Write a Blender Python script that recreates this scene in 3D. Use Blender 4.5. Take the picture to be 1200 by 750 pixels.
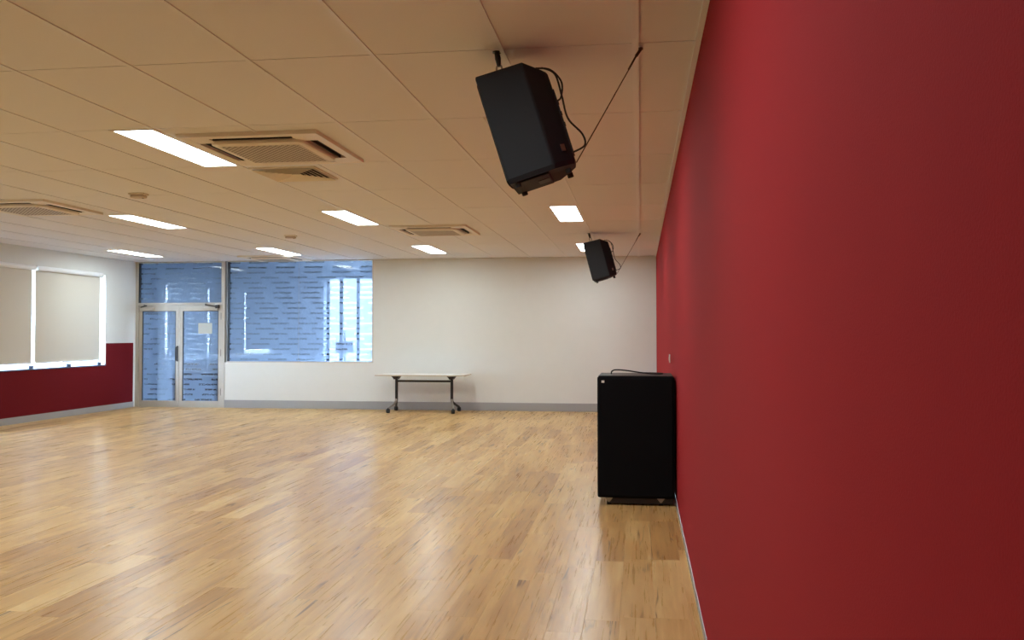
import bpy, bmesh, math, random
from mathutils import Vector, Matrix
random.seed(7)
for o in list(bpy.data.objects): bpy.data.objects.remove(o)
scene = bpy.context.scene
COL = scene.collection

# ------------------------------------------------------------------ camera
F_PX, YAW, PITCH, ROLL, PX, PY = 1012.32, 0.1324, 0.0238, -0.0007, 614.97, 367.34
CAM = Vector((0, 0, 1.5))
def cam_axes():
    cy, sy, cp, sp = math.cos(YAW), math.sin(YAW), math.cos(PITCH), math.sin(PITCH)
    fw = Vector((-sy*cp, cy*cp, sp)); rt = Vector((cy, sy, 0)); up = rt.cross(fw)
    cr, sr = math.cos(ROLL), math.sin(ROLL)
    return rt*cr+up*sr, up*cr-rt*sr, fw
AX = cam_axes()
cd = bpy.data.cameras.new('camera'); cam = bpy.data.objects.new('camera', cd); COL.objects.link(cam)
cd.sensor_width = 36; cd.lens = F_PX/1200*36; cd.shift_x = (600-PX)/1200; cd.shift_y = (PY-375)/1200
cd.clip_start = 0.02; cd.clip_end = 200
r, u, w = AX
cam.matrix_world = Matrix(((r.x, u.x, -w.x, CAM.x), (r.y, u.y, -w.y, CAM.y), (r.z, u.z, -w.z, CAM.z), (0, 0, 0, 1)))
scene.camera = cam
def project(p):
    d = Vector(p)-CAM; z = d.dot(AX[2])
    if z < 0.05: return None
    return PX+F_PX*d.dot(AX[0])/z, PY-F_PX*d.dot(AX[1])/z

# ------------------------------------------------------------------ world, exposure
wd = bpy.data.worlds.new('sky'); scene.world = wd; wd.use_nodes = True
bg = wd.node_tree.nodes['Background']
bg.inputs[0].default_value = (0.58, 0.75, 1.0, 1); bg.inputs[1].default_value = 70.0
LAMP_COLOR, LAMP_POWER = (0.86, 0.97, 1.0), 27.0
vs = scene.view_settings
vs.view_transform = 'Standard'; vs.look = 'None'; vs.exposure = 0.0; vs.gamma = 1.0; vs.use_curve_mapping = False

# ------------------------------------------------------------------ room numbers (metres)
H, YB, XL, XR, YN = 3.0, 16.72, -10.378, 0.315, -1.4
GX0, GY0, TW, TL = -0.017, 4.459, 0.70, 1.40
def grid_x(c):                       # ceiling grid lines, counted from the red wall
    return GX0-TW*c

# ------------------------------------------------------------------ materials
def newmat(name):
    m = bpy.data.materials.new(name); m.use_nodes = True
    nt = m.node_tree; return m, nt, nt.nodes['Principled BSDF']
def N(nt, t, **k):
    n = nt.nodes.new(t)
    for a, b in k.items(): setattr(n, a, b)
    return n
def plain(name, col, rough=0.5, metal=0.0, noise=0.0, scale=20.0, bump=0.0, spec=0.5):
    m, nt, b = newmat(name)
    b.inputs['Roughness'].default_value = rough; b.inputs['Metallic'].default_value = metal
    b.inputs['Specular IOR Level'].default_value = spec
    b.inputs['Base Color'].default_value = (*col, 1)
    g = N(nt, 'ShaderNodeNewGeometry')
    nz = N(nt, 'ShaderNodeTexNoise'); nz.inputs['Scale'].default_value = scale; nz.inputs['Detail'].default_value = 4
    nt.links.new(g.outputs['Position'], nz.inputs['Vector'])
    mx = N(nt, 'ShaderNodeMix', data_type='RGBA')
    mx.inputs[6].default_value = (*[c*(1-noise) for c in col], 1); mx.inputs[7].default_value = (*[min(1, c*(1+noise)) for c in col], 1)
    nt.links.new(nz.outputs['Fac'], mx.inputs[0]); nt.links.new(mx.outputs[2], b.inputs['Base Color'])
    if bump:
        bp = N(nt, 'ShaderNodeBump'); bp.inputs['Strength'].default_value = bump; bp.inputs['Distance'].default_value = 0.002
        nt.links.new(nz.outputs['Fac'], bp.inputs['Height']); nt.links.new(bp.outputs[0], b.inputs['Normal'])
    return m
M = {}
M['wall'] = plain('off_white_paint', (0.73, 0.735, 0.69), 0.7, noise=0.02, scale=6)
M['tile'] = plain('ceiling_tile', (0.78, 0.79, 0.83), 0.75, noise=0.02, scale=60, bump=0.05)
M['tee'] = plain('ceiling_grid_metal', (0.78, 0.79, 0.83), 0.4)
M['slab'] = plain('ceiling_void', (0.30, 0.26, 0.22), 0.9)
M['red'] = plain('red_fabric', (0.31, 0.012, 0.016), 0.9, noise=0.10, scale=260, bump=0.25, spec=0.15)
M['darkred'] = plain('dark_red_fabric', (0.14, 0.007, 0.011), 0.9, noise=0.08, scale=260, bump=0.25, spec=0.15)
M['skirting'] = plain('grey_skirting', (0.36, 0.36, 0.36), 0.4, noise=0.02)
M['alu'] = plain('beige_aluminium', (0.52, 0.49, 0.43), 0.4, metal=0.1, noise=0.02)
M['darkframe'] = plain('dark_gasket', (0.03, 0.04, 0.05), 0.5)
M['white_plastic'] = plain('white_plastic', (0.80, 0.78, 0.72), 0.4, noise=0.01)
M['ac_plastic'] = plain('cream_plastic', (0.80, 0.75, 0.66), 0.45, noise=0.01)
M['dark'] = plain('dark_recess', (0.010, 0.008, 0.007), 0.8)
M['black'] = plain('black_shell', (0.009, 0.011, 0.015), 0.6, noise=0.2, scale=400, bump=0.2, spec=0.4)
M['blackcloth'] = plain('black_carpet', (0.006, 0.006, 0.007), 0.95, noise=0.3, scale=500, bump=0.3, spec=0.1)
M['rubber'] = plain('black_rubber', (0.012, 0.012, 0.012), 0.7)
M['steel'] = plain('dull_steel', (0.38, 0.37, 0.35), 0.35, metal=1.0)
M['wire'] = plain('steel_wire', (0.10, 0.06, 0.04), 0.5, metal=0.3)
M['charcoal'] = plain('charcoal_metal', (0.018, 0.015, 0.014), 0.45, spec=0.5)
M['tabletop'] = plain('white_laminate', (0.84, 0.83, 0.78), 0.35, noise=0.01)
M['blind'] = None
M['roller_white'] = plain('roller_white', (0.88, 0.90, 0.90), 0.4)
M['edge_strip'] = plain('edge_strip', (0.40, 0.33, 0.25), 0.9, spec=0.1)
M['paper'] = plain('cream_paper', (0.52, 0.54, 0.50), 0.8)
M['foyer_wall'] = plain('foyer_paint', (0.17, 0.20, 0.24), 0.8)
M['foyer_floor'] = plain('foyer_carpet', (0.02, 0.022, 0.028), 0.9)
M['sky_screen'] = plain('sky_screen_render', (0.060, 0.063, 0.066), 0.9, noise=0.04, scale=2)
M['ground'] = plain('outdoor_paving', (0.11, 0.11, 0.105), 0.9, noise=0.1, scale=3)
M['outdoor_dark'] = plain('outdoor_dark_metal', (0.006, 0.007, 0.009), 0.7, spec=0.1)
M['ledge'] = plain('blue_grey_metal', (0.10, 0.14, 0.22), 0.4)

def blind_mat():
    m, nt, b = newmat('blind_fabric')
    b.inputs['Base Color'].default_value = (0.66, 0.63, 0.55, 1); b.inputs['Roughness'].default_value = 0.9
    tr = N(nt, 'ShaderNodeBsdfTranslucent'); tr.inputs[0].default_value = (0.75, 0.75, 0.66, 1)
    mx = N(nt, 'ShaderNodeMixShader'); mx.inputs[0].default_value = 0.006
    out = nt.nodes['Material Output']
    nt.links.new(b.outputs[0], mx.inputs[1]); nt.links.new(tr.outputs[0], mx.inputs[2]); nt.links.new(mx.outputs[0], out.inputs[0])
    return m
M['blind'] = blind_mat()

def emit_mat(name, col, power):
    m = bpy.data.materials.new(name); m.use_nodes = True; nt = m.node_tree
    nt.nodes.remove(nt.nodes['Principled BSDF'])
    e = N(nt, 'ShaderNodeEmission'); e.inputs[0].default_value = (*col, 1); e.inputs[1].default_value = power
    nt.links.new(e.outputs[0], nt.nodes['Material Output'].inputs[0]); return m
M['lamp'] = emit_mat('lit_diffuser', LAMP_COLOR, LAMP_POWER)
M['led'] = emit_mat('led_glow', (0.8, 0.9, 1.0), 3.0)

def glass_mat(name, film):
    """clear pane; film=True adds a pale frosted film with rows of clear lettering cut out of it"""
    m = bpy.data.materials.new(name); m.use_nodes = True; nt = m.node_tree; L = nt.links.new
    nt.nodes.remove(nt.nodes['Principled BSDF']); out = nt.nodes['Material Output']
    clear = N(nt, 'ShaderNodeBsdfTransparent'); clear.inputs[0].default_value = (0.90, 0.95, 0.97, 1)
    base = clear.outputs[0]
    if film:
        def math_(op, a, b=None):
            n = N(nt, 'ShaderNodeMath', operation=op)
            for i, v in enumerate((a, b)):
                if v is None: continue
                if isinstance(v, (int, float)): n.inputs[i].default_value = v
                else: L(v, n.inputs[i])
            return n.outputs[0]
        g = N(nt, 'ShaderNodeNewGeometry'); s = N(nt, 'ShaderNodeSeparateXYZ'); L(g.outputs['Position'], s.inputs[0])
        zr = math_('DIVIDE', s.outputs[2], 0.104); row = math_('FLOOR', zr); fz = math_('FRACT', zr)
        wn = N(nt, 'ShaderNodeTexWhiteNoise', noise_dimensions='1D'); L(row, wn.inputs['W'])
        ux = math_('ADD', math_('DIVIDE', s.outputs[0], 0.60), wn.outputs['Value']); fx = math_('FRACT', ux)
        word = math_('LESS_THAN', fx, 0.66)
        line = math_('LESS_THAN', math_('ABSOLUTE', math_('SUBTRACT', fz, 0.5)), 0.17)
        cell = math_('FLOOR', math_('DIVIDE', s.outputs[0], 0.016))
        wn2 = N(nt, 'ShaderNodeTexWhiteNoise', noise_dimensions='2D'); cv = N(nt, 'ShaderNodeCombineXYZ')
        L(cell, cv.inputs[0]); L(math_('FLOOR', math_('DIVIDE', s.outputs[2], 0.014)), cv.inputs[1]); L(cv.outputs[0], wn2.inputs['Vector'])
        letter = math_('GREATER_THAN', wn2.outputs['Value'], 0.22)
        mask = math_('MULTIPLY', math_('MULTIPLY', word, line), letter)
        tl = N(nt, 'ShaderNodeBsdfTranslucent'); tl.inputs[0].default_value = (0.33, 0.42, 0.56, 1)
        df = N(nt, 'ShaderNodeBsdfDiffuse'); df.inputs[0].default_value = (0.30, 0.34, 0.38, 1)
        m1 = N(nt, 'ShaderNodeMixShader'); m1.inputs[0].default_value = 0.10; L(tl.outputs[0], m1.inputs[1]); L(df.outputs[0], m1.inputs[2])
        m2 = N(nt, 'ShaderNodeMixShader'); m2.inputs[0].default_value = 0.34; L(m1.outputs[0], m2.inputs[1]); L(clear.outputs[0], m2.inputs[2])
        m3 = N(nt, 'ShaderNodeMixShader'); L(mask, m3.inputs[0]); L(m2.outputs[0], m3.inputs[1]); L(clear.outputs[0], m3.inputs[2])
        base = m3.outputs[0]
    fr = N(nt, 'ShaderNodeFresnel'); fr.inputs[0].default_value = 1.5
    gl = N(nt, 'ShaderNodeBsdfGlossy'); gl.inputs['Roughness'].default_value = 0.02
    mf = N(nt, 'ShaderNodeMixShader'); L(fr.outputs[0], mf.inputs[0]); L(base, mf.inputs[1]); L(gl.outputs[0], mf.inputs[2])
    if film:                                    # the film itself is matt, bare glass shows in the letters
        fa = math_('MULTIPLY', fr.outputs[0], math_('ADD', math_('MULTIPLY', mask, 0.55), 0.45)); L(fa, mf.inputs[0])
    L(mf.outputs[0], out.inputs[0])
    return m
M['film'] = glass_mat('film_lettered_glass', True)
M['clear'] = glass_mat('clear_glass', False)

def thin_clear():
    m = bpy.data.materials.new('pane_edge'); m.use_nodes = True; nt = m.node_tree
    nt.nodes.remove(nt.nodes['Principled BSDF']); t = N(nt, 'ShaderNodeBsdfTransparent')
    t.inputs[0].default_value = (0.97, 0.985, 0.99, 1); nt.links.new(t.outputs[0], nt.nodes['Material Output'].inputs[0]); return m
M['paneback'] = thin_clear()

def wood_mat():
    m, nt, b = newmat('vinyl_wood_plank'); L = nt.links.new
    at = N(nt, 'ShaderNodeAttribute', attribute_name='plank'); sp = N(nt, 'ShaderNodeSeparateColor'); L(at.outputs['Color'], sp.inputs[0])
    g = N(nt, 'ShaderNodeNewGeometry'); mp = N(nt, 'ShaderNodeMapping')
    cx = N(nt, 'ShaderNodeCombineXYZ'); m1 = N(nt, 'ShaderNodeMath', operation='MULTIPLY'); m1.inputs[1].default_value = 37.0
    L(sp.outputs[1], m1.inputs[0]); L(m1.outputs[0], cx.inputs[2])
    ad = N(nt, 'ShaderNodeVectorMath', operation='ADD'); L(g.outputs['Position'], ad.inputs[0]); L(cx.outputs[0], ad.inputs[1])
    def noise(scale, detail, dist, rough=0.55):
        mpn = N(nt, 'ShaderNodeMapping'); mpn.inputs['Scale'].default_value = scale; L(ad.outputs[0], mpn.inputs[0])
        n = N(nt, 'ShaderNodeTexNoise'); n.inputs['Scale'].default_value = 1; n.inputs['Detail'].default_value = detail
        n.inputs['Distortion'].default_value = dist; n.inputs['Roughness'].default_value = rough
        L(mpn.outputs[0], n.inputs['Vector']); return n.outputs['Fac']
    n1 = noise((6, 1.0, 1), 4, 0.8)            # broad figure
    n5 = noise((20, 1.3, 4), 4, 0.6)           # hand-wide streaks
    n2 = noise((55, 1.5, 1), 5, 0.4, 0.6)     # grain streaks
    n3 = noise((10, 0.4, 2), 2, 0.6)           # contour lines become drying checks
    n4 = noise((7, 1.6, 5), 2, 0.3)            # where checks occur
    r1 = N(nt, 'ShaderNodeValToRGB'); cr = r1.color_ramp
    cr.elements[0].position = 0.22; cr.elements[0].color = (0.390, 0.195, 0.068, 1)
    cr.elements[1].position = 0.80; cr.elements[1].color = (0.800, 0.560, 0.245, 1)
    e = cr.elements.new(0.50); e.color = (0.610, 0.365, 0.130, 1)
    s1 = N(nt, 'ShaderNodeMath', operation='MULTIPLY'); s1.inputs[1].default_value = 0.60; s0 = N(nt, 'ShaderNodeMath', operation='MULTIPLY'); s0.inputs[1].default_value = 0.55; L(n1, s0.inputs[0])
    L(n5, s1.inputs[0])
    s2 = N(nt, 'ShaderNodeMath', operation='MULTIPLY_ADD'); s2.inputs[1].default_value = 0.20; L(n2, s2.inputs[0]); s9 = N(nt, 'ShaderNodeMath', operation='ADD'); L(s1.outputs[0], s9.inputs[0]); L(s0.outputs[0], s9.inputs[1]); L(s9.outputs[0], s2.inputs[2])
    s3 = N(nt, 'ShaderNodeMath', operation='MULTIPLY_ADD'); s3.inputs[1].default_value = 0.34; L(sp.outputs[0], s3.inputs[0])
    L(s2.outputs[0], s3.inputs[2])
    s4 = N(nt, 'ShaderNodeMath', operation='SUBTRACT'); s4.inputs[1].default_value = 0.345; L(s3.outputs[0], s4.inputs[0]); L(s4.outputs[0], r1.inputs[0])
    sb = N(nt, 'ShaderNodeMath', operation='SUBTRACT'); sb.inputs[1].default_value = 0.5; L(n3, sb.inputs[0])
    ab = N(nt, 'ShaderNodeMath', operation='ABSOLUTE'); L(sb.outputs[0], ab.inputs[0])
    dk0 = N(nt, 'ShaderNodeMapRange'); dk0.inputs[1].default_value = 0.020; dk0.inputs[2].default_value = 0.004; L(ab.outputs[0], dk0.inputs[0])
    wh = N(nt, 'ShaderNodeMapRange'); wh.inputs[1].default_value = 0.54; wh.inputs[2].default_value = 0.66; L(n4, wh.inputs[0])
    dk = N(nt, 'ShaderNodeMath', operation='MULTIPLY'); L(dk0.outputs[0], dk.inputs[0]); L(wh.outputs[0], dk.inputs[1])
    dm = N(nt, 'ShaderNodeMath', operation='MULTIPLY'); dm.inputs[1].default_value = 0.85; L(dk.outputs[0], dm.inputs[0])
    mx = N(nt, 'ShaderNodeMix', data_type='RGBA'); L(dm.outputs[0], mx.inputs[0]); L(r1.outputs[0], mx.inputs[6]); mx.inputs[7].default_value = (0.14, 0.062, 0.026, 1)
    L(mx.outputs[2], b.inputs['Base Color'])
    rr = N(nt, 'ShaderNodeMapRange'); b.inputs['Specular IOR Level'].default_value = 0.45; rr.inputs[3].default_value = 0.25; rr.inputs[4].default_value = 0.31; L(n2, rr.inputs[0]); L(rr.outputs[0], b.inputs['Roughness'])
    bp = N(nt, 'ShaderNodeBump'); bp.inputs['Strength'].default_value = 0.03; bp.inputs['Distance'].default_value = 0.001
    L(n2, bp.inputs['Height']); L(bp.outputs[0], b.inputs['Normal'])
    return m
M['wood'] = wood_mat()

def grille_mat():
    m, nt, b = newmat('perforated_intake'); L = nt.links.new
    g = N(nt, 'ShaderNodeNewGeometry'); mp = N(nt, 'ShaderNodeMapping'); mp.inputs['Scale'].default_value = (30, 30, 30); mp.inputs['Rotation'].default_value = (0, 0, 0.785)
    L(g.outputs['Position'], mp.inputs[0]); v = N(nt, 'ShaderNodeTexVoronoi'); v.inputs['Scale'].default_value = 1; v.inputs['Randomness'].default_value = 0.0
    v.voronoi_dimensions = '2D'; L(mp.outputs[0], v.inputs['Vector'])
    lt = N(nt, 'ShaderNodeMath', operation='LESS_THAN'); lt.inputs[1].default_value = 0.42; L(v.outputs['Distance'], lt.inputs[0])
    mx = N(nt, 'ShaderNodeMix', data_type='RGBA'); mx.inputs[6].default_value = (0.62, 0.56, 0.46, 1); mx.inputs[7].default_value = (0.20, 0.16, 0.12, 1)
    L(lt.outputs[0], mx.inputs[0]); L(mx.outputs[2], b.inputs['Base Color']); b.inputs['Roughness'].default_value = 0.6
    return m
M['grille'] = grille_mat()

# ------------------------------------------------------------------ mesh helpers
def obj(name, bm, mat, parent=None, loc=(0, 0, 0), rot=(0, 0, 0), smooth=False):
    me = bpy.data.meshes.new(name); bm.normal_update(); bm.to_mesh(me); bm.free()
    for mm in (mat if isinstance(mat, (list, tuple)) else [mat]): me.materials.append(M[mm] if isinstance(mm, str) else mm)
    if smooth:
        for p in me.polygons: p.use_smooth = True
    o = bpy.data.objects.new(name, me); COL.objects.link(o); o.location = loc; o.rotation_euler = rot
    if parent is not None: o.parent = parent
    return o
def tag(o, label=None, cat=None, group=None, kind=None):
    for k, v in (('label', label), ('category', cat), ('group', group), ('kind', kind)):
        if v: o[k] = v
    return o
def thing(name, label, cat, loc=(0, 0, 0), rot=(0, 0, 0), group=None, kind=None):
    o = bpy.data.objects.new(name, None); COL.objects.link(o); o.location = loc; o.rotation_euler = rot; o.empty_display_size = 0.1
    return tag(o, label, cat, group, kind)
def BM(): return bmesh.new()
def box(bm, x0, x1, y0, y1, z0, z1, bevel=0.0, seg=2, mi=0):
    vs_ = [bm.verts.new((x, y, z)) for z in (z0, z1) for y in (y0, y1) for x in (x0, x1)]
    fs = [bm.faces.new([vs_[i] for i in q]) for q in ((0, 2, 3, 1), (4, 5, 7, 6), (0, 1, 5, 4), (2, 6, 7, 3), (0, 4, 6, 2), (1, 3, 7, 5))]
    for f in fs: f.material_index = mi
    if bevel:
        es = list({e for f in fs for e in f.edges})
        bmesh.ops.bevel(bm, geom=es, offset=bevel, segments=seg, affect='EDGES', profile=0.5)
    return fs
def bx(*a, **k):
    bm = BM(); box(bm, *a, **k); return bm
def prism(bm, poly, axis, a, b):
    """extrude a 2D polygon along an axis ('x','y','z') from a to b"""
    def P(p, t): return {'x': (t, p[0], p[1]), 'y': (p[0], t, p[1]), 'z': (p[0], p[1], t)}[axis]
    v0 = [bm.verts.new(P(p, a)) for p in poly]; v1 = [bm.verts.new(P(p, b)) for p in poly]
    n = len(poly); bm.faces.new(v0[::-1]); bm.faces.new(v1)
    for i in range(n): bm.faces.new((v0[i], v0[(i+1) % n], v1[(i+1) % n], v1[i]))
    bmesh.ops.recalc_face_normals(bm, faces=bm.faces)
def catmull(pts, n=8):
    pts = [Vector(p) for p in pts]; out = []
    for i in range(len(pts)-1):
        p0 = pts[max(i-1, 0)]; p1 = pts[i]; p2 = pts[i+1]; p3 = pts[min(i+2, len(pts)-1)]
        for k in range(n):
            t = k/n; out.append(0.5*((2*p1)+(p2-p0)*t+(2*p0-5*p1+4*p2-p3)*t*t+(3*p1-p0-3*p2+p3)*t**3))
    return out+[pts[-1]]
def tube(bm, pts, rad, seg=8, closed=False):
    pts = [Vector(p) for p in pts]; rings = []; n = len(pts); ref = None
    for i, p in enumerate(pts):
        if closed: t = pts[(i+1) % n]-pts[i-1]
        else: t = pts[min(i+1, n-1)]-pts[max(i-1, 0)]
        t.normalize()
        if ref is None: ref = Vector((0, 0, 1)) if abs(t.z) < 0.9 else Vector((1, 0, 0))
        a = t.cross(ref).normalized(); ref = a.cross(t).normalized(); rr = rad[i] if isinstance(rad, (list, tuple)) else rad
        rings.append([bm.verts.new(p+(a*math.cos(2*math.pi*k/seg)+ref*math.sin(2*math.pi*k/seg))*rr) for k in range(seg)])
    rng = range(n if closed else n-1)
    for i in rng:
        A, B = rings[i], rings[(i+1) % n]
        for k in range(seg): bm.faces.new((A[k], A[(k+1) % seg], B[(k+1) % seg], B[k]))
    if not closed: bm.faces.new(rings[0][::-1]); bm.faces.new(rings[-1])
    bmesh.ops.recalc_face_normals(bm, faces=bm.faces)
def cyl(bm, c, r_, h, axis='z', seg=20, r2=None):
    v = {'x': Vector((1, 0, 0)), 'y': Vector((0, 1, 0)), 'z': Vector((0, 0, 1))}[axis]; c = Vector(c)
    tube(bm, [c, c+v*h], [r_, r_ if r2 is None else r2], seg)
def ring_frame(bm, x0, x1, y0, y1, z0, z1, wd_):
    box(bm, x0, x1, y0, y0+wd_, z0, z1); box(bm, x0, x1, y1-wd_, y1, z0, z1)
    box(bm, x0, x0+wd_, y0+wd_, y1-wd_, z0, z1); box(bm, x1-wd_, x1, y0+wd_, y1-wd_, z0, z1)
def copy_tree(o, parent=None):
    c = o.copy(); COL.objects.link(c); c.parent = parent
    for ch in list(o.children): copy_tree(ch, c)
    return c

# ================================================================== SETTING
def structure(name, bm, mat, label, cat, parent=None):
    return tag(obj(name, bm, mat, parent), label, cat, kind='structure')

# ---- floor: sub-floor slab, planks on top
floor = structure('floor', bx(XL, XR, YN, YB, -0.12, -0.007), 'skirting', 'honey coloured wood plank floor of the hall', 'floor')
PW, PL = 0.184, 1.195
def plank_geo(bm, lay, x0, x1, y0, y1, tone, seed):
    g = 0.0003; c = 0.0008
    x0 += g; x1 -= g; y0 += g; y1 -= g
    lo = [bm.verts.new(p) for p in ((x0, y0, -0.007), (x1, y0, -0.007), (x1, y1, -0.007), (x0, y1, -0.007))]
    mi = [bm.verts.new(p) for p in ((x0, y0, -c*0.6), (x1, y0, -c*0.6), (x1, y1, -c*0.6), (x0, y1, -c*0.6))]
    hi = [bm.verts.new(p) for p in ((x0+c, y0+c, 0), (x1-c, y0+c, 0), (x1-c, y1-c, 0), (x0+c, y1-c, 0))]
    bm.faces.new(hi)
    for i in range(4):
        j = (i+1) % 4
        bm.faces.new((lo[i], lo[j], mi[j], mi[i])); bm.faces.new((mi[i], mi[j], hi[j], hi[i]))
    for v in lo+mi+hi: v[lay] = (tone, seed, 0, 1)
known = {-5: 5.26, -3: 5.57, -1: 5.84, 0: 4.65, 1: 4.93}      # joint positions that can be read off the floor
planks = []; rp = random.Random(21)
ncol0 = int(math.floor((XL-0.074)/PW)); ncol1 = 2
for k in range(ncol0, ncol1):
    x0 = max(XL+0.002, 0.074+PW*k); x1 = min(XR-0.002, 0.074+PW*(k+1))
    if x1-x0 < 0.01: continue
    y = (known.get(k, rp.uniform(0, PL)) % PL)-PL*6
    while y < YB-0.01:
        a, b = max(y, YN+0.002), min(y+PL, YB-0.002)
        if b-a > 0.03:
            t = min(1, max(0, rp.gauss(0.48, 0.25))); planks.append((x0, x1, a, b, t, rp.random()))
        y += PL
def area_px(pl):
    x0, x1, y0, y1 = pl[:4]
    q = [project((x, yy, 0)) for x, yy in ((x0, max(y0, 0.3)), (x1, max(y0, 0.3)), (x1, max(y1, 0.31)), (x0, max(y1, 0.31)))]
    if any(p is None for p in q): return 0
    def clip(poly, ax, lim, sgn):
        out = []
        for i in range(len(poly)):
            p, c = poly[i-1], poly[i]; ip, ic = sgn*(p[ax]-lim) >= 0, sgn*(c[ax]-lim) >= 0
            if ip != ic:
                t = (lim-p[ax])/(c[ax]-p[ax]); out.append((p[0]+t*(c[0]-p[0]), p[1]+t*(c[1]-p[1])))
            if ic: out.append(c)
        return out
    for ax, lim, s in ((0, 0, 1), (0, 1200, -1), (1, 0, 1), (1, 750, -1)):
        q = clip(q, ax, lim, s)
        if not q: return 0
    return abs(sum(q[i-1][0]*q[i][1]-q[i][0]*q[i-1][1] for i in range(len(q))))/2
planks.sort(key=area_px, reverse=True)
for pl in planks[:298]:
    bm = BM(); lay = bm.verts.layers.float_color.new('plank')
    cx, cy = (pl[0]+pl[1])/2, (pl[2]+pl[3])/2
    plank_geo(bm, lay, pl[0]-cx, pl[1]-cx, pl[2]-cy, pl[3]-cy, pl[4], pl[5])
    obj('plank', bm, 'wood', floor, (cx, cy, 0))
bm = BM(); lay = bm.verts.layers.float_color.new('plank')
for pl in planks[298:]: plank_geo(bm, lay, *pl)
tag(obj('plank_field', bm, 'wood', floor), kind='stuff')

# ---- walls
WT = 0.25
WZ0, WZ1, WY0, WY1 = 0.905, 2.66, 9.70, 15.685       # window opening in the left wall
bm = BM()
box(bm, XL-WT, XL, YN, WY0, 0, H); box(bm, XL-WT, XL, WY1, YB, 0, H)
box(bm, XL-WT, XL, WY0, WY1, 0, WZ0); box(bm, XL-WT, XL, WY0, WY1, WZ1, H)
wall_left = structure('wall_left', bm, 'wall', 'off white left wall with window and dark red lower panel', 'wall')
bm = BM()
prism(bm, [(YN, 0.115), (16.62, 0.115), (16.62, 1.325), (WY1+0.03, 1.325), (WY1+0.03, WZ0-0.02), (YN, WZ0-0.02)], 'x', XL, XL+0.012)
tag(obj('fabric_panel', bm, 'darkred', wall_left), 'dark red fabric panel below and beside the window')
wall_right = structure('wall_right', bx(XR+0.012, XR+0.2, YN, YB, 0, H), 'wall', 'long red fabric covered wall', 'wall')
obj('fabric_panel', bx(XR, XR+0.012, YN, YB, 0.025, H), 'red', wall_right)
DX0, DX1 = XL, -8.42            # door unit
GXa, GXb, GZ0 = -8.37, -5.285, 0.925   # interior window
bm = BM()
box(bm, DX1, GXb, YB, YB+0.14, 0, GZ0); box(bm, GXb, XR+0.2, YB, YB+0.14, 0, H)
wall_back = structure('wall_back', bm, 'wall', 'plain off white end wall behind the table', 'wall')
structure('wall_near', bx(XL-WT, XR+0.2, YN-0.15, YN, 0, H), 'darkred', 'dark red fabric wall at the near end of the hall', 'wall')
structure('baseboard_back', bx(DX1, XR, YB-0.014, YB, 0, 0.16, bevel=0.003, seg=1), 'skirting', 'grey skirting along the white end wall', 'baseboard')
structure('baseboard_left', bx(XL, XL+0.016, YN, YB-0.08, 0, 0.115, bevel=0.003, seg=1), 'skirting', 'grey skirting below the dark red panel', 'baseboard')
structure('baseboard_right', bx(XR-0.010, XR, YN, YB-0.014, 0, 0.020), 'edge_strip', 'thin pale metal edge at the foot of the red wall', 'baseboard')
structure('trim_1', bx(XR-0.028, XR, YN, YB, H-0.012, H), 'tee', 'pale metal angle where ceiling meets red wall', 'trim')

# ---- ceiling: slab, tiles, grid bars
ceiling = structure('ceiling', bx(XL-WT, XR+0.2, YN-0.15, YB+0.14, H+0.022, H+0.12), 'slab', 'cream suspended tile ceiling', 'ceiling')
ROW0 = int(math.ceil((YN-GY0)/TL))-1
LAMP_COLS = (1, 5, 9, 13); LAMP_ROWS = (-2, 1, 4, 7)      # grid cells with a light panel
LAMPS = [(c, n) for n in LAMP_ROWS for c in LAMP_COLS if (c, n) != (13, 4)]
tile_cache = {}
def tile(x0, x1, y0, y1):
    g = 0.0045; w_, l_ = round(x1-x0-2*g, 4), round(y1-y0-2*g, 4); key = (w_, l_)
    if key not in tile_cache:
        bm = bx(-w_/2, w_/2, -l_/2, l_/2, 0, 0.018); me = bpy.data.meshes.new('ceiling_tile'); bm.to_mesh(me); bm.free(); me.materials.append(M['tile']); tile_cache[key] = me
    o = bpy.data.objects.new('ceiling_tile', tile_cache[key]); COL.objects.link(o); o.location = ((x0+x1)/2, (y0+y1)/2, H); o.parent = ceiling
xs = [XR-0.0]+[grid_x(c) for c in range(0, 16) if grid_x(c) > XL+0.05]+[XL]
ys = [YN]+[GY0+TL*n for n in range(ROW0, 10) if YN+0.05 < GY0+TL*n < YB-0.05]+[YB]
for i in range(len(xs)-1):
    c = i-1                                   # cell between grid line c and c+1
    for j in range(len(ys)-1):
        n = round((ys[j]-GY0)/TL) if j else None
        x1, x0 = xs[i], xs[i+1]
        if (c, n) in LAMPS: x1 = x1-0.35
        tile(x0, x1, ys[j], ys[j+1])
for i, x in enumerate(xs[1:-1]):
    obj('tee_bar', bx(-0.012, 0.012, YN, YB, -0.006, 0.001), 'tee', ceiling, (x, 0, H))
# wider batten over the walkway by the red wall
tag(obj('trim_2', bx(GX0-0.019, GX0+0.019, YN, YB, H-0.012, H-0.006), 'tee'), 'flat metal batten on the ceiling beside the red wall', 'trim', kind='structure')

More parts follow.
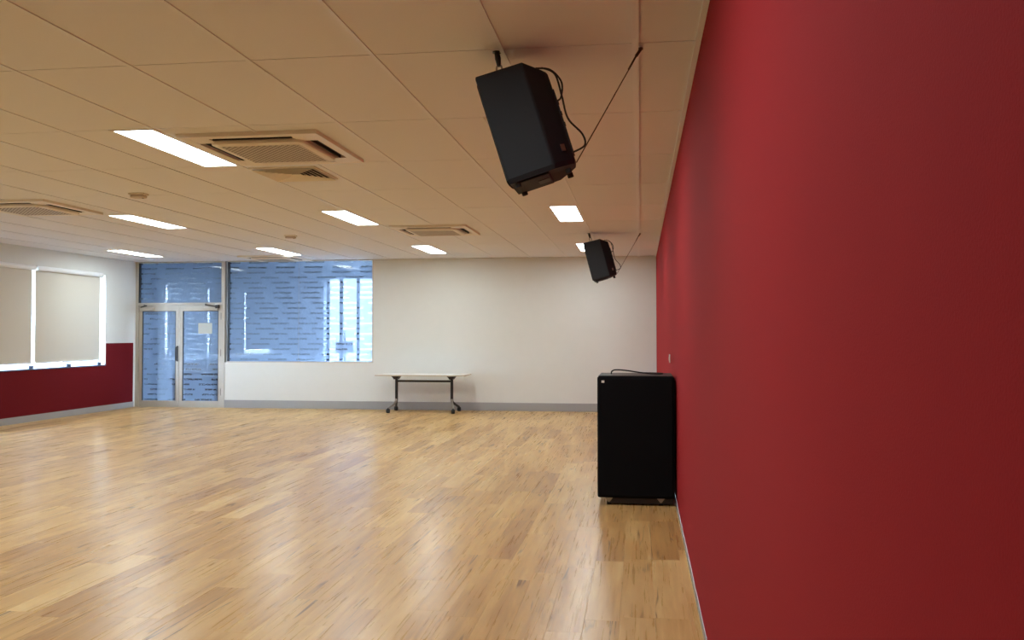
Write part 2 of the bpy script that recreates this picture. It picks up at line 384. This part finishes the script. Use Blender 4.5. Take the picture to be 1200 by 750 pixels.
# ---- window in the left wall
win = thing('window_1', 'wide window in the left wall behind blinds', 'window', (XL-0.16, (WY0+WY1)/2, WZ0), kind='structure')
wy0, wy1, hz = WY0-(WY0+WY1)/2, WY1-(WY0+WY1)/2, WZ1-WZ0
bm = BM()
for a, b in ((wy0, wy0+0.05), (wy1-0.05, wy1)): box(bm, -0.04, 0.04, a, b, 0, hz)
box(bm, -0.04, 0.04, wy0, wy1, 0, 0.012); box(bm, -0.04, 0.04, wy0, wy1, hz-0.05, hz)
obj('window_frame', bm, 'white_plastic', win)
ym = [14.62-(WY0+WY1)/2, 12.62-(WY0+WY1)/2]
for y in ym: obj('mullion', bx(-0.04, 0.04, y-0.025, y+0.025, 0.012, hz-0.05), 'white_plastic', win)
ed = [wy0+0.05]+[v for y in sorted(ym) for v in (y-0.025, y+0.025)]+[wy1-0.05]
for k in range(0, len(ed), 2): obj('pane', bx(-0.004, 0.004, ed[k], ed[k+1], 0.012, hz-0.05), 'paneback', win)
obj('sill', bx(0.04, 0.185, wy0, wy1, -0.018, 0.004, bevel=0.003, seg=1), 'ledge', win)
for y in (13.63, 14.62, 15.52):
    obj('stay', bx(0.10, 0.16, y-(WY0+WY1)/2-0.06, y-(WY0+WY1)/2+0.06, 0.004, 0.055, bevel=0.006, seg=1), 'ledge', win)

# ---- interior glazed screen in the end wall
w2 = thing('window_2', 'large interior window with frosted lettering film', 'window', ((GXa+GXb)/2, YB+0.05, GZ0), kind='structure')
hx = (GXb-GXa)/2; hh = H-GZ0
def pane(name, x0, x1, y0, y1, z0, z1, parent):
    """glass slab: film on the hall side, plain behind"""
    bm = BM(); fs = box(bm, x0, x1, y0, y1, z0, z1, mi=1); fs[2].material_index = 0
    return obj(name, bm, ['film', 'paneback'], parent)
bm = BM()
box(bm, -hx, hx, -0.05, 0.05, 0, 0.022); box(bm, -hx, hx, -0.05, 0.05, hh-0.022, hh); box(bm, hx-0.022, hx, -0.05, 0.05, 0.022, hh-0.022)
obj('window_frame', bm, 'alu', w2)
obj('gasket_post', bx(-hx, -hx+0.035, -0.048, 0.05, 0.022, hh-0.022), 'darkframe', w2)
mid = -6.86-(GXa+GXb)/2
pane('pane', -hx+0.035, mid-0.003, -0.005, 0.005, 0.022, hh-0.022, w2)
pane('pane', mid+0.003, hx-0.022, -0.005, 0.005, 0.022, hh-0.022, w2)
obj('joint', bx(mid-0.003, mid+0.003, -0.006, 0.006, 0.022, hh-0.022), 'steel', w2)

# ---- double glass door with top light
d1 = thing('door_1', 'double glass door in pale frame with top light', 'door', ((DX0+DX1)/2, YB+0.05, 0), kind='structure')
dcx = (DX0+DX1)/2
def R(*a): return bx(a[0]-dcx, a[1]-dcx, *a[2:])
bm = BM()
for a in ((DX0, DX0+0.06), (DX1-0.075, DX1)): box(bm, a[0]-dcx, a[1]-dcx, -0.06, 0.06, 0, H)
box(bm, DX0+0.06-dcx, DX1-0.075-dcx, -0.06, 0.06, 2.10, 2.15); box(bm, DX0+0.06-dcx, DX1-0.075-dcx, -0.06, 0.06, H-0.025, H)
obj('door_frame', bm, 'alu', d1)
pane('top_pane', DX0+0.06-dcx, DX1-0.075-dcx, -0.005, 0.005, 2.15, H-0.025, d1)
obj('gasket', bx(DX0+0.06-dcx, DX0+0.085-dcx, -0.052, 0.05, 2.15, H-0.025), 'darkframe', d1)
SPLIT = -9.425
for side, (a, b) in enumerate(((DX0+0.065, SPLIT-0.004), (SPLIT+0.004, DX1-0.08))):
    a -= dcx; b -= dcx
    bm = BM(); st = 0.07
    box(bm, a, a+st, -0.03, 0.03, 0.012, 2.095); box(bm, b-st, b, -0.03, 0.03, 0.012, 2.095)
    box(bm, a+st, b-st, -0.03, 0.03, 1.98, 2.095); box(bm, a+st, b-st, -0.03, 0.03, 0.012, 0.13)
    leaf = obj('door_leaf', bm, 'alu', d1)
    pane('glass', a+st, b-st, -0.004, 0.004, 0.13, 1.98, leaf)
    bm = BM()
    for q in ((a+st, a+st+0.012), (b-st-0.012, b-st)): box(bm, q[0], q[1], -0.032, 0.004, 0.13, 1.98)
    box(bm, a+st, b-st, -0.032, 0.004, 1.968, 1.98)
    obj('gasket', bm, 'darkframe', leaf)
    # overhead closer: body on the leaf, folding arm up to the frame
    cx0 = a+0.04 if side == 0 else b-0.36
    obj('closer_body', bx(cx0, cx0+0.30, -0.10, -0.03, 1.99, 2.05, bevel=0.008), 'alu', leaf)
    bm = BM()
    if side == 0:
        tube(bm, [(a+0.06, -0.075, 2.06), (a+0.26, -0.20, 2.085)], 0.013, 6); tube(bm, [(a+0.26, -0.20, 2.085), (a+0.12, -0.06, 2.105)], 0.010, 6)
    else:
        tube(bm, [(b-0.06, -0.075, 2.06), (b-0.26, -0.22, 2.10)], 0.016, 6); tube(bm, [(b-0.26, -0.22, 2.10), (b-0.33, -0.06, 2.125)], 0.013, 6)
        box(bm, b-0.10, b-0.04, -0.12, -0.04, 2.03, 2.10)
    obj('closer_arm', bm, 'charcoal', leaf)
    if side == 0:
        bm = BM(); xh = b-0.035
        tube(bm, catmull([(xh, -0.03, 0.98), (xh, -0.09, 0.99), (xh, -0.09, 1.21), (xh, -0.03, 1.22)], 6), 0.014, 8)
        box(bm, xh-0.02, xh+0.02, -0.036, -0.03, 0.94, 1.26)
        obj('pull_handle', bm, 'charcoal', leaf)
    for z in ((0.25, 1.05, 1.8)):
        xx = a if side == 0 else b
        bm = BM(); cyl(bm, (xx, -0.04, z), 0.014, 0.14, seg=10); obj('hinge', bm, 'charcoal' if side else 'alu', leaf)
obj('threshold', R(DX0+0.06, DX1-0.075, -0.06, 0.06, 0, 0.010), 'alu', d1)

# ---- what lies beyond the glass: covered foyer, open to daylight
FY = 18.6
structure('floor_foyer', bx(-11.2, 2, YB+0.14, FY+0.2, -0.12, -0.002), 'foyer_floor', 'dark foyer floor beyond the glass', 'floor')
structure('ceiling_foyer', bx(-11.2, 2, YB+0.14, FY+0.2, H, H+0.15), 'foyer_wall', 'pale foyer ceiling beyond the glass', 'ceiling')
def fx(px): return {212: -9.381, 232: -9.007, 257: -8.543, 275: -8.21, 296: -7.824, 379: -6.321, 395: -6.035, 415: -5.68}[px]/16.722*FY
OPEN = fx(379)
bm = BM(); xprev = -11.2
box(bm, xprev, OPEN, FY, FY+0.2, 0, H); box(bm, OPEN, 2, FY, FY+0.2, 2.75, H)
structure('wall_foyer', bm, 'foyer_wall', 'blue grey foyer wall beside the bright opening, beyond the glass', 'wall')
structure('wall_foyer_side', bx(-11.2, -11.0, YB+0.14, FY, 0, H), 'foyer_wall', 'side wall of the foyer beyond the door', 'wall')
structure('wall_foyer_light_block', bx(2, 2.2, YB+0.14, FY+0.2, 0, H), 'foyer_wall', 'unseen wall added to close the foyer end against daylight', 'wall')  # out of view, added to stop daylight reaching the film from this end
structure('wall_sky_screen', bx(-30, 12, 27, 27.3, -0.15, 9.0), 'sky_screen', 'added outdoor wall screening the sky beyond the foyer opening', 'wall')  # added wall: hides the bright sky so the opening glows less
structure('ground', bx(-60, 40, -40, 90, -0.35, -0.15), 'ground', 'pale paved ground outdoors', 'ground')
for px, wdt, lab in ((379, 0.06, 'thin dark post where the pale foyer wall ends'), (395, 0.06, 'thin dark post between the foyer wall end and notice board'), (415, 0.05, 'thin dark post on the clear side of the notice board')):
    tag(obj('post', bx(-wdt/2, wdt/2, 0.24, 0.32, -0.15, 2.90), 'outdoor_dark', None, (fx(px), FY, 0)), lab, 'post', 'thin posts in the foyer opening')
# low dark bench in the foyer, seen through the cut-out letters of the door film
t = thing('bench', 'low dark bench unit in the foyer behind the glass door', 'bench', (-9.62, 18.28, -0.002))
obj('base', bx(-0.72, 0.72, -0.20, 0.22, 0, 0.50), 'foyer_floor', t); obj('seat', bx(-0.75, 0.75, -0.26, 0.26, 0.50, 0.60, bevel=0.02), 'charcoal', t); obj('backrest', bx(-0.75, 0.75, 0.20, 0.28, 0.60, 0.86, bevel=0.02), 'charcoal', t)
# sign board and planter outside the opening
t = thing('notice_board', 'dark notice board on a stem seen through the interior window', 'sign', (-8.78, 25.0, -0.15))
obj('stem', bx(-0.02, 0.02, -0.02, 0.02, 0, 1.75), 'outdoor_dark', t); obj('board', bx(-0.27, 0.27, -0.06, -0.02, 1.10, 1.42, bevel=0.01), 'outdoor_dark', t)
t = thing('planter_box', 'dark planter box below the notice board outdoors', 'planter', (-8.62, 24.5, -0.15))
obj('box', bx(-0.36, 0.36, -0.2, 0.2, 0, 0.78, bevel=0.02), 'outdoor_dark', t); obj('rim', bx(-0.40, 0.40, -0.24, 0.24, 0.78, 0.84, bevel=0.01), 'outdoor_dark', t)

# ================================================================== CEILING FIXTURES
# ---- light panels
def lamp(name, label, loc):
    t = thing(name, label, 'ceiling light', loc, group='recessed ceiling light panels')
    bm = BM(); ring_frame(bm, -0.172, 0.172, -TL/2+0.006, TL/2-0.006, -0.004, 0.016, 0.022)
    obj('frame', bm, 'white_plastic', t)
    obj('diffuser', bx(-0.150, 0.150, -TL/2+0.028, TL/2-0.028, 0.001, 0.008), 'lamp', t)
    return t
lamp_labels = {
    (1, -2): 'light panel over the near end beside the red wall', (5, -2): 'light panel over the near end, five tiles from the red wall',
    (9, -2): 'light panel over the near end, nine tiles from the red wall', (13, -2): 'light panel over the near end against the window wall',
    (9, 1): 'light panel between the window side cassette and the near end', (13, 1): 'light panel beside the near stretch of the window wall',
    (1, 1): 'light panel hidden behind the speaker over the open floor', (5, 1): 'long light panel beside the cassette with a square vent',
    (9, 4): 'light panel whose end touches the cassette nearest the window blinds', (5, 4): 'light panel between the two cassettes in the middle of the hall',
    (1, 4): 'light panel just before the speaker hung near the end wall', (1, 7): 'light panel partly hidden behind the speaker near the end wall',
    (5, 7): 'light panel in front of the white wall above the folding table', (9, 7): 'light panel in front of the interior window beside a cassette',
    (13, 7): 'light panel nearest the corner of the window wall and glass door'}
proto = None
for c, n in LAMPS:
    x = grid_x(c)-0.175; y = GY0+TL*(n+0.5); lab = lamp_labels[(c, n)]
    if proto is None: proto = lamp('ceiling_light', lab, (x, y, H)); o = proto
    else: o = copy_tree(proto); o.location = (x, y, H); o['label'] = lab

# ---- air conditioning cassettes
def cassette(loc, label, s):
    t = thing('air_cassette', label, 'air conditioner', loc, group='ceiling air conditioning cassettes')
    a = s/2; z = -0.030
    bm = BM(); ring_frame(bm, -a, a, -a, a, z, 0, 0.072)
    obj('outer_frame', bm, 'ac_plastic', t)
    obj('outlet_recess', bx(-a+0.072, a-0.072, -a+0.072, a-0.072, -0.006, -0.001), 'dark', t)
    i0, i1 = a-0.172, a-0.072                  # channel of the outlets
    for sx in (-1, 1):
        for sy in (-1, 1):
            L_ = 0.05
            bm = BM(); xa, xb = sorted((sx*(i0-L_), sx*i1)); ya, yb = sorted((sy*(i0-L_), sy*i1)); box(bm, xa, xb, ya, yb, z+0.001, -0.002)
            obj('corner_cover', bm, 'ac_plastic', t)
    bm = BM(); ln = i0-L_-0.012
    fl = obj('outlet_flap', bx(-ln, ln, -i0-0.052, -i0-0.044, z, -0.010), 'dark', t)
    for k in (1, 2, 3):
        o = fl.copy(); COL.objects.link(o); o.parent = t; o.rotation_euler = (0, 0, k*math.pi/2)
    # intake panel with chamfered sides and rounded corners
    bm = BM(); box(bm, -i0, i0, -i0, i0, -0.052, -0.004)
    ve = [e for e in bm.edges if abs(e.verts[0].co.z-e.verts[1].co.z) > 0.02]
    bmesh.ops.bevel(bm, geom=ve, offset=0.06, segments=5, affect='EDGES', profile=0.5)
    be = [e for e in bm.edges if e.verts[0].co.z < -0.04 and e.verts[1].co.z < -0.04]
    bmesh.ops.bevel(bm, geom=be, offset=0.022, segments=2, affect='EDGES', profile=0.5)
    p = obj('intake_panel', bm, 'ac_plastic', t)
    gg = s*0.285
    obj('intake_grille', bx(-gg, gg, -gg, gg, -0.0535, -0.050), 'grille', p)
    bm = BM(); ring_frame(bm, -gg-0.008, gg+0.008, -gg-0.008, gg+0.008, -0.055, -0.050, 0.008); obj('grille_rim', bm, 'ac_plastic', p)
    return t
cassette((-2.895, 6.585, H), 'ceiling air cassette beside a long light panel and square vent', 1.10)
cassette((-2.895, 12.10, H), 'ceiling air cassette in front of the blank white end wall', 1.08)
cassette((-7.09, 9.28, H), 'ceiling air cassette touching a light panel, nearer the window wall', 1.09)
cassette((-7.08, 16.14, H), 'ceiling air cassette right above the interior window', 1.08)

# ---- square vent behind the first cassette
t = thing('air_vent', 'square louvred air vent next to a ceiling cassette', 'vent', (-3.18, 7.66, H))
bm = BM(); ring_frame(bm, -0.31, 0.31, -0.31, 0.31, -0.014, 0, 0.035); obj('frame', bm, 'ac_plastic', t)
obj('backing', bx(-0.275, 0.275, -0.275, 0.275, -0.003, -0.001), 'dark', t)
for k in range(6):                             # concentric four-way blades, flaring outwards and down
    a0 = 0.045+k*0.042; a1 = a0+0.034
    bm = BM(); up_, dn = -0.004, -0.026
    top = [bm.verts.new((sx*a0, sy*a0, up_)) for sx, sy in ((-1, -1), (1, -1), (1, 1), (-1, 1))]; low = [bm.verts.new((sx*a1, sy*a1, dn)) for sx, sy in ((-1, -1), (1, -1), (1, 1), (-1, 1))]
    t2 = [bm.verts.new((sx*(a0+0.004), sy*(a0+0.004), up_)) for sx, sy in ((-1, -1), (1, -1), (1, 1), (-1, 1))]; l2 = [bm.verts.new((sx*(a1+0.003), sy*(a1+0.003), dn+0.002)) for sx, sy in ((-1, -1), (1, -1), (1, 1), (-1, 1))]
    for i in range(4):
        j = (i+1) % 4; bm.faces.new((top[i], top[j], low[j], low[i])); bm.faces.new((t2[i], l2[i], l2[j], t2[j])); bm.faces.new((low[i], low[j], l2[j], l2[i])); bm.faces.new((top[j], top[i], t2[i], t2[j]))
    obj('blade', bm, 'ac_plastic', t)

# ---- ceiling sensors
def sensor(loc, label):
    t = thing('ceiling_sensor', label, 'sensor', loc, group='small ceiling sensors')
    obj('base', bx(-0.085, 0.085, -0.06, 0.06, -0.018, 0, bevel=0.006), 'ac_plastic', t)
    bm = BM(); box(bm, -0.072, 0.072, -0.048, 0.048, -0.050, -0.016, bevel=0.012, seg=3); obj('lens', bm, plain('sensor_lens', (0.58, 0.49, 0.40), 0.4), t)
    bm = BM(); cyl(bm, (0.05, 0, -0.054), 0.010, 0.005, seg=10); obj('button', bm, 'dark', t)
sensor((-5.29, 8.55, H), 'small ceiling sensor box between the window side and near cassettes')
sensor((-5.25, 12.5, H), 'small ceiling sensor box in front of the interior window')

# ================================================================== HANGING SPEAKERS
def speaker(loc, tilt, yaw, label, group):
    """local frame: front at -x, up +z, origin at the hanging point on the cabinet top"""
    D, Hh, HW, RW = 0.36, 0.585, 0.17, 0.085
    t = thing('hanging_speaker', label, 'speaker', loc, (0, 0, 0), group)
    t.rotation_mode = 'XYZ'; t.rotation_euler = (0, tilt, yaw)
    ox = 0.115                                  # hanging point behind the front edge
    plan = [(0, -HW), (D*0.71, -HW), (D-0.02, -RW), (D, -RW+0.03), (D, RW-0.03), (D-0.02, RW), (D*0.71, HW), (0, HW)]
    plan = [(x-ox, y) for x, y in plan]
    bm = BM()
    levels = [(-Hh, 0.95, 0), (-Hh+0.025, 1.0, 0), (-0.03, 1.0, 1), (-0.010, 0.99, 1), (0.0, 0.965, 1)]
    cxp, rings = D/2-ox, []
    def drop(x):                                # the top falls away towards the back
        f = (x+ox)/D; return 0.012*f if f < 0.71 else 0.0085+0.055*(f-0.71)/0.29
    for z, s, tp in levels:
        rings.append([bm.verts.new((cxp+(x-cxp)*s, y*s, z-(drop(x) if tp else -0.3*drop(x)))) for x, y in plan])
    n = len(plan)
    for A, B in zip(rings, rings[1:]):
        for k in range(n): bm.faces.new((A[k], A[(k+1) % n], B[(k+1) % n], B[k]))
    bm.faces.new(rings[0][::-1]); bm.faces.new(rings[-1])
    bmesh.ops.recalc_face_normals(bm, faces=bm.faces)
    es = [e for e in bm.edges if abs(e.verts[0].co.z-e.verts[1].co.z) > 0.2]
    bmesh.ops.bevel(bm, geom=es, offset=0.010, segments=2, affect='EDGES', profile=0.5)
    body = obj('cabinet', bm, 'black', t)
    # bowed front grille
    bm = BM(); prof = [(-ox+0.001, -HW+0.014), (-ox-0.010, -HW*0.55), (-ox-0.013, 0), (-ox-0.010, HW*0.55), (-ox+0.001, HW-0.014)]
    prism(bm, prof, 'z', -Hh+0.03, -0.03); obj('front_grille', bm, 'blackcloth', t)
    bm = BM(); box(bm, -ox-0.015, -ox-0.012, -0.03, 0.03, -0.30, -0.285); obj('badge', bm, 'steel', t)
    # rear connector plate with knobs
    rp_ = obj('rear_plate', bx(D-ox-0.002, D-ox+0.006, -RW+0.03, RW-0.03, -Hh+0.08, -0.16), 'rubber', t)
    for z in (-0.22, -0.28, -0.34):
        bm = BM(); cyl(bm, (D-ox+0.006, 0.0, z), 0.012, 0.004, 'x', 10); obj('knob', bm, 'charcoal', rp_)
    # label square on the chamfered flank
    bm = BM(); q = (D*0.86-ox, -(HW+RW)/2-0.006)
    box(bm, -0.013, 0.013, -0.002, 0.002, -0.018, 0.018)
    ang = math.atan2(HW-RW, D*0.29-0.02); obj('sticker', bm, 'charcoal' if False else 'steel', t, (q[0]+0.012, q[1]+0.004, -Hh+0.10), (0, 0, ang))
    # base plate ribs and feet
    obj('base_plate', bx(-ox+0.03, D*0.60-ox, -HW+0.03, HW-0.03, -Hh-0.006, -Hh+0.002, bevel=0.004, seg=1), 'black', t)
    for x in (-ox+0.045, D-ox-0.05):
        for s in (-1, 1):
            bm = BM(); cyl(bm, (x, s*(0.125 if x < 0 else 0.06), -Hh-0.022), 0.016, 0.024, seg=12); obj('foot', bm, 'rubber', t)
    obj('pole_socket', bx(-0.02+0.05, 0.09, -0.045, 0.045, -Hh-0.009, -Hh), 'charcoal', t)
    # lead looping down the back
    bm = BM(); xr = D-ox
    tube(bm, catmull([(xr-0.05, -0.07, -0.03), (xr+0.02, -0.09, -0.07), (xr+0.055, -0.09, -0.15), (xr+0.030, -0.08, -0.22), (xr+0.002, -0.05, -0.225)], 8), 0.005, 6)
    tube(bm, catmull([(xr-0.02, -0.06, -0.035), (xr+0.035, -0.09, -0.10), (xr+0.035, -0.09, -0.22), (xr+0.03, -0.09, -0.34), (xr+0.075, -0.09, -0.44), (xr+0.07, -0.085, -0.50), (xr+0.003, -0.04, -0.505)], 8), 0.005, 6)
    obj('lead', bm, 'rubber', t)
    return t
def hanger(p_top, p_bot, label):
    p_top, p_bot = Vector(p_top), Vector(p_bot)
    t = thing('ceiling_hook', label, 'hook', p_top)
    d = p_bot-p_top; L_ = d.length
    bm = BM(); cyl(bm, (0, 0, -0.006), 0.024, 0.0055, seg=16); obj('ceiling_plate', bm, 'charcoal', t)
    bm = BM(); tube(bm, [Vector((0, 0, -0.004)), d*0.25, d*0.55], [0.013, 0.016, 0.010], 8); obj('shank', bm, 'charcoal', t)
    mid_ = d*0.72; ax = d.normalized(); sx = Vector((1, 0, 0))-ax*ax.x; sx.normalize()
    bm = BM(); tube(bm, [mid_+(ax*math.cos(a_)*L_*0.24+sx*math.sin(a_)*0.016) for a_ in [2*math.pi*k/16 for k in range(16)]], 0.0055, 6, closed=True); obj('shackle', bm, 'steel', t)
    return t
TILTS = (math.radians(-17.4), math.radians(-15))
S1 = Vector((-0.727, 4.50, 2.852)); S2 = Vector((-0.715, 12.86, 2.868))
SP1 = speaker(S1, TILTS[0], 0, 'black tilted ceiling speaker hung over the open floor, away from the end wall', 'black speakers hung from the ceiling')
SP2 = speaker(S2, TILTS[1], 0, 'black tilted ceiling speaker hung close to the white end wall', 'black speakers hung from the ceiling')
hanger((-0.748, 4.50, H), S1+Vector((0, 0, 0.004)), 'dark ceiling hook with shackle holding the speaker over the open floor')
hanger((-0.748, 12.86, H), S2+Vector((0, 0, 0.004)), 'dark ceiling hook holding the speaker near the end wall')
for sp_, S, tl_ in ((SP1, S1, TILTS[0]), (SP2, S2, TILTS[1])):       # stay wire from the low rear corner up to the ceiling batten
    Ri = Matrix.Rotation(-tl_, 3, 'Y'); a = Ri @ (Vector((0.010, S.y, H-0.012))-S); b = Vector((0.247, -0.03, -0.56))
    d = (b-a).normalized(); up_ = Ri @ Vector((0, 0, 1))
    bm = BM(); tube(bm, [a-up_*0.004, b], 0.0032, 6); wr = obj('stay_wire', bm, 'wire', sp_)
    bm = BM(); tube(bm, [a, a-up_*0.010], 0.012, 10); tube(bm, [a-up_*0.008, a+d*0.05], 0.008, 8); tube(bm, [a+d*0.05, a+d*0.13], 0.0055, 6); obj('ferrule', bm, 'wire', wr)

# ================================================================== BLACK CABINET BY THE RED WALL
t = thing('loudspeaker_cabinet', 'tall black speaker cabinet on a wheeled base against the red wall', 'speaker', (-0.039, 7.63, 0))
bm = BM(); box(bm, -0.335, 0.335, 0, 0.58, 0.065, 1.128, bevel=0.018, seg=3); obj('cabinet', bm, 'blackcloth', t)
obj('top_panel', bx(-0.325, 0.325, 0.02, 0.57, 1.126, 1.134, bevel=0.003, seg=1), 'charcoal', t)
obj('front_grille', bx(-0.318, 0.318, -0.008, 0.002, 0.085, 1.108, bevel=0.006), 'blackcloth', t)
bm = BM(); box(bm, -0.297, -0.272, -0.011, -0.008, 1.072, 1.092); obj('badge', bm, 'white_plastic', t)
obj('wheel_base', bx(-0.25, 0.325, 0.03, 0.55, 0.012, 0.066, bevel=0.006), 'charcoal', t)
for x in (-0.235, 0.215):
    for y in (0.06, 0.50):
        bm = BM(); cyl(bm, (x-0.018, y, 0.030), 0.030, 0.036, 'x', 18); cs = obj('castor', bm, 'rubber', t)
        bm = BM(); prism(bm, [(x-0.034, 0.066), (x+0.034, 0.066), (x+0.006, 0.028), (x-0.006, 0.028)], 'y', y-0.046, y-0.032); obj('bracket', bm, 'steel', cs)
# cable lying on top of the cabinet
bm = BM(); tube(bm, catmull([(-0.255, 7.80, 1.140), (-0.25, 7.80, 1.165), (-0.215, 7.81, 1.178), (-0.12, 7.82, 1.172), (0.0, 7.84, 1.154), (0.12, 7.86, 1.143), (0.20, 7.92, 1.141), (0.16, 8.02, 1.141), (0.02, 8.06, 1.141)], 8), 0.0065, 8)
tag(obj('cable', bm, 'rubber', smooth=True), 'loose black cable lying on top of the tall black cabinet', 'cable')
# switch plate on the red wall
t = thing('switch_plate', 'small white switch plate on the red wall behind the cabinet', 'switch', (XR, 9.24, 1.24))
obj('plate', bx(-0.010, 0, -0.06, 0.06, -0.045, 0.045, bevel=0.003, seg=1), 'white_plastic', t); obj('rocker', bx(-0.014, -0.009, -0.018, 0.018, -0.022, 0.022), 'white_plastic', t)

# ================================================================== FOLDING TABLE
t = thing('flip_top_table', 'white topped table on dark castor legs before the white wall', 'table', (-4.13, 16.25, 0))
obj('tabletop', bx(-0.865, 0.865, -0.33, 0.34, 0.703, 0.728, bevel=0.004), 'tabletop', t)
obj('edge_band', bx(-0.868, 0.868, -0.333, 0.343, 0.707, 0.724), plain('edge_band', (0.52, 0.42, 0.30), 0.5), t)
for s, x in ((-1, -0.535), (1, 0.555)):
    bm = BM(); tube(bm, [(x, 0, 0.22), (x, 0, 0.66)], 0.028, 12); leg = obj('leg', bm, 'charcoal', t)
    bm = BM(); prism(bm, [(x-0.10, 0.703), (x+0.10, 0.703), (x+0.06, 0.672), (x+0.03, 0.63), (x-0.03, 0.63), (x-0.06, 0.672)], 'y', -0.09, 0.09); obj('flip_bracket', bm, 'charcoal', t)
    for f in (-1, 1):
        xe, ye = x+s*0.085, f*0.275
        bm = BM(); tube(bm, catmull([(x, 0, 0.26), (x+s*0.008, f*0.03, 0.20), (x+s*0.04, f*0.13, 0.145), (xe, ye, 0.085)], 6), [0.026]*6+[0.024]*6+[0.021]*6+[0.018], 10); ft = obj('foot', bm, 'steel' if f < 0 else 'charcoal', t)
        bm = BM(); cyl(bm, (xe-0.028, ye, 0.040), 0.040, 0.056, 'x', 18); cyl(bm, (xe, ye, 0.055), 0.014, 0.04, 'z', 10); obj('castor', bm, 'rubber', ft)
obj('cross_rail', bx(-0.51, 0.53, -0.025, 0.025, 0.575, 0.615, bevel=0.006), 'charcoal', t)

# ================================================================== BLINDS, NOTICE
def blind(y0, y1, label, zb=1.01):
    yc = (y0+y1)/2; hw = (y1-y0)/2
    t = thing('roller_blind', label, 'blind', (XL-0.045, yc, zb), group='roller blinds in the left window')
    zt = WZ1-zb
    bm = BM(); cyl(bm, (0.045, -hw-0.015, zt-0.008), 0.043, 2*hw+0.03, 'y', 20); obj('roller', bm, 'roller_white', t, smooth=False)
    obj('fabric', bx(0.010, 0.013, -hw, hw, 0.01, zt-0.012), 'blind', t)
    obj('bottom_bar', bx(0.005, 0.019, -hw, hw, -0.012, 0.016, bevel=0.003, seg=1), 'white_plastic', t)
blind(13.745, 15.545, 'roller blind pulled down, next to the glass door corner')
blind(11.77, 13.655, 'roller blind pulled down, the middle one of the window')
blind(9.76, 11.68, 'roller blind left partly raised, at the near end of the window', 1.10)
t = thing('door_notice', 'small pale paper notice on the right glass door leaf', 'notice', (-8.87, YB+0.044, 1.62))
obj('sheet', bx(-0.15, 0.15, -0.002, 0.0, -0.11, 0.11), 'paper', t)
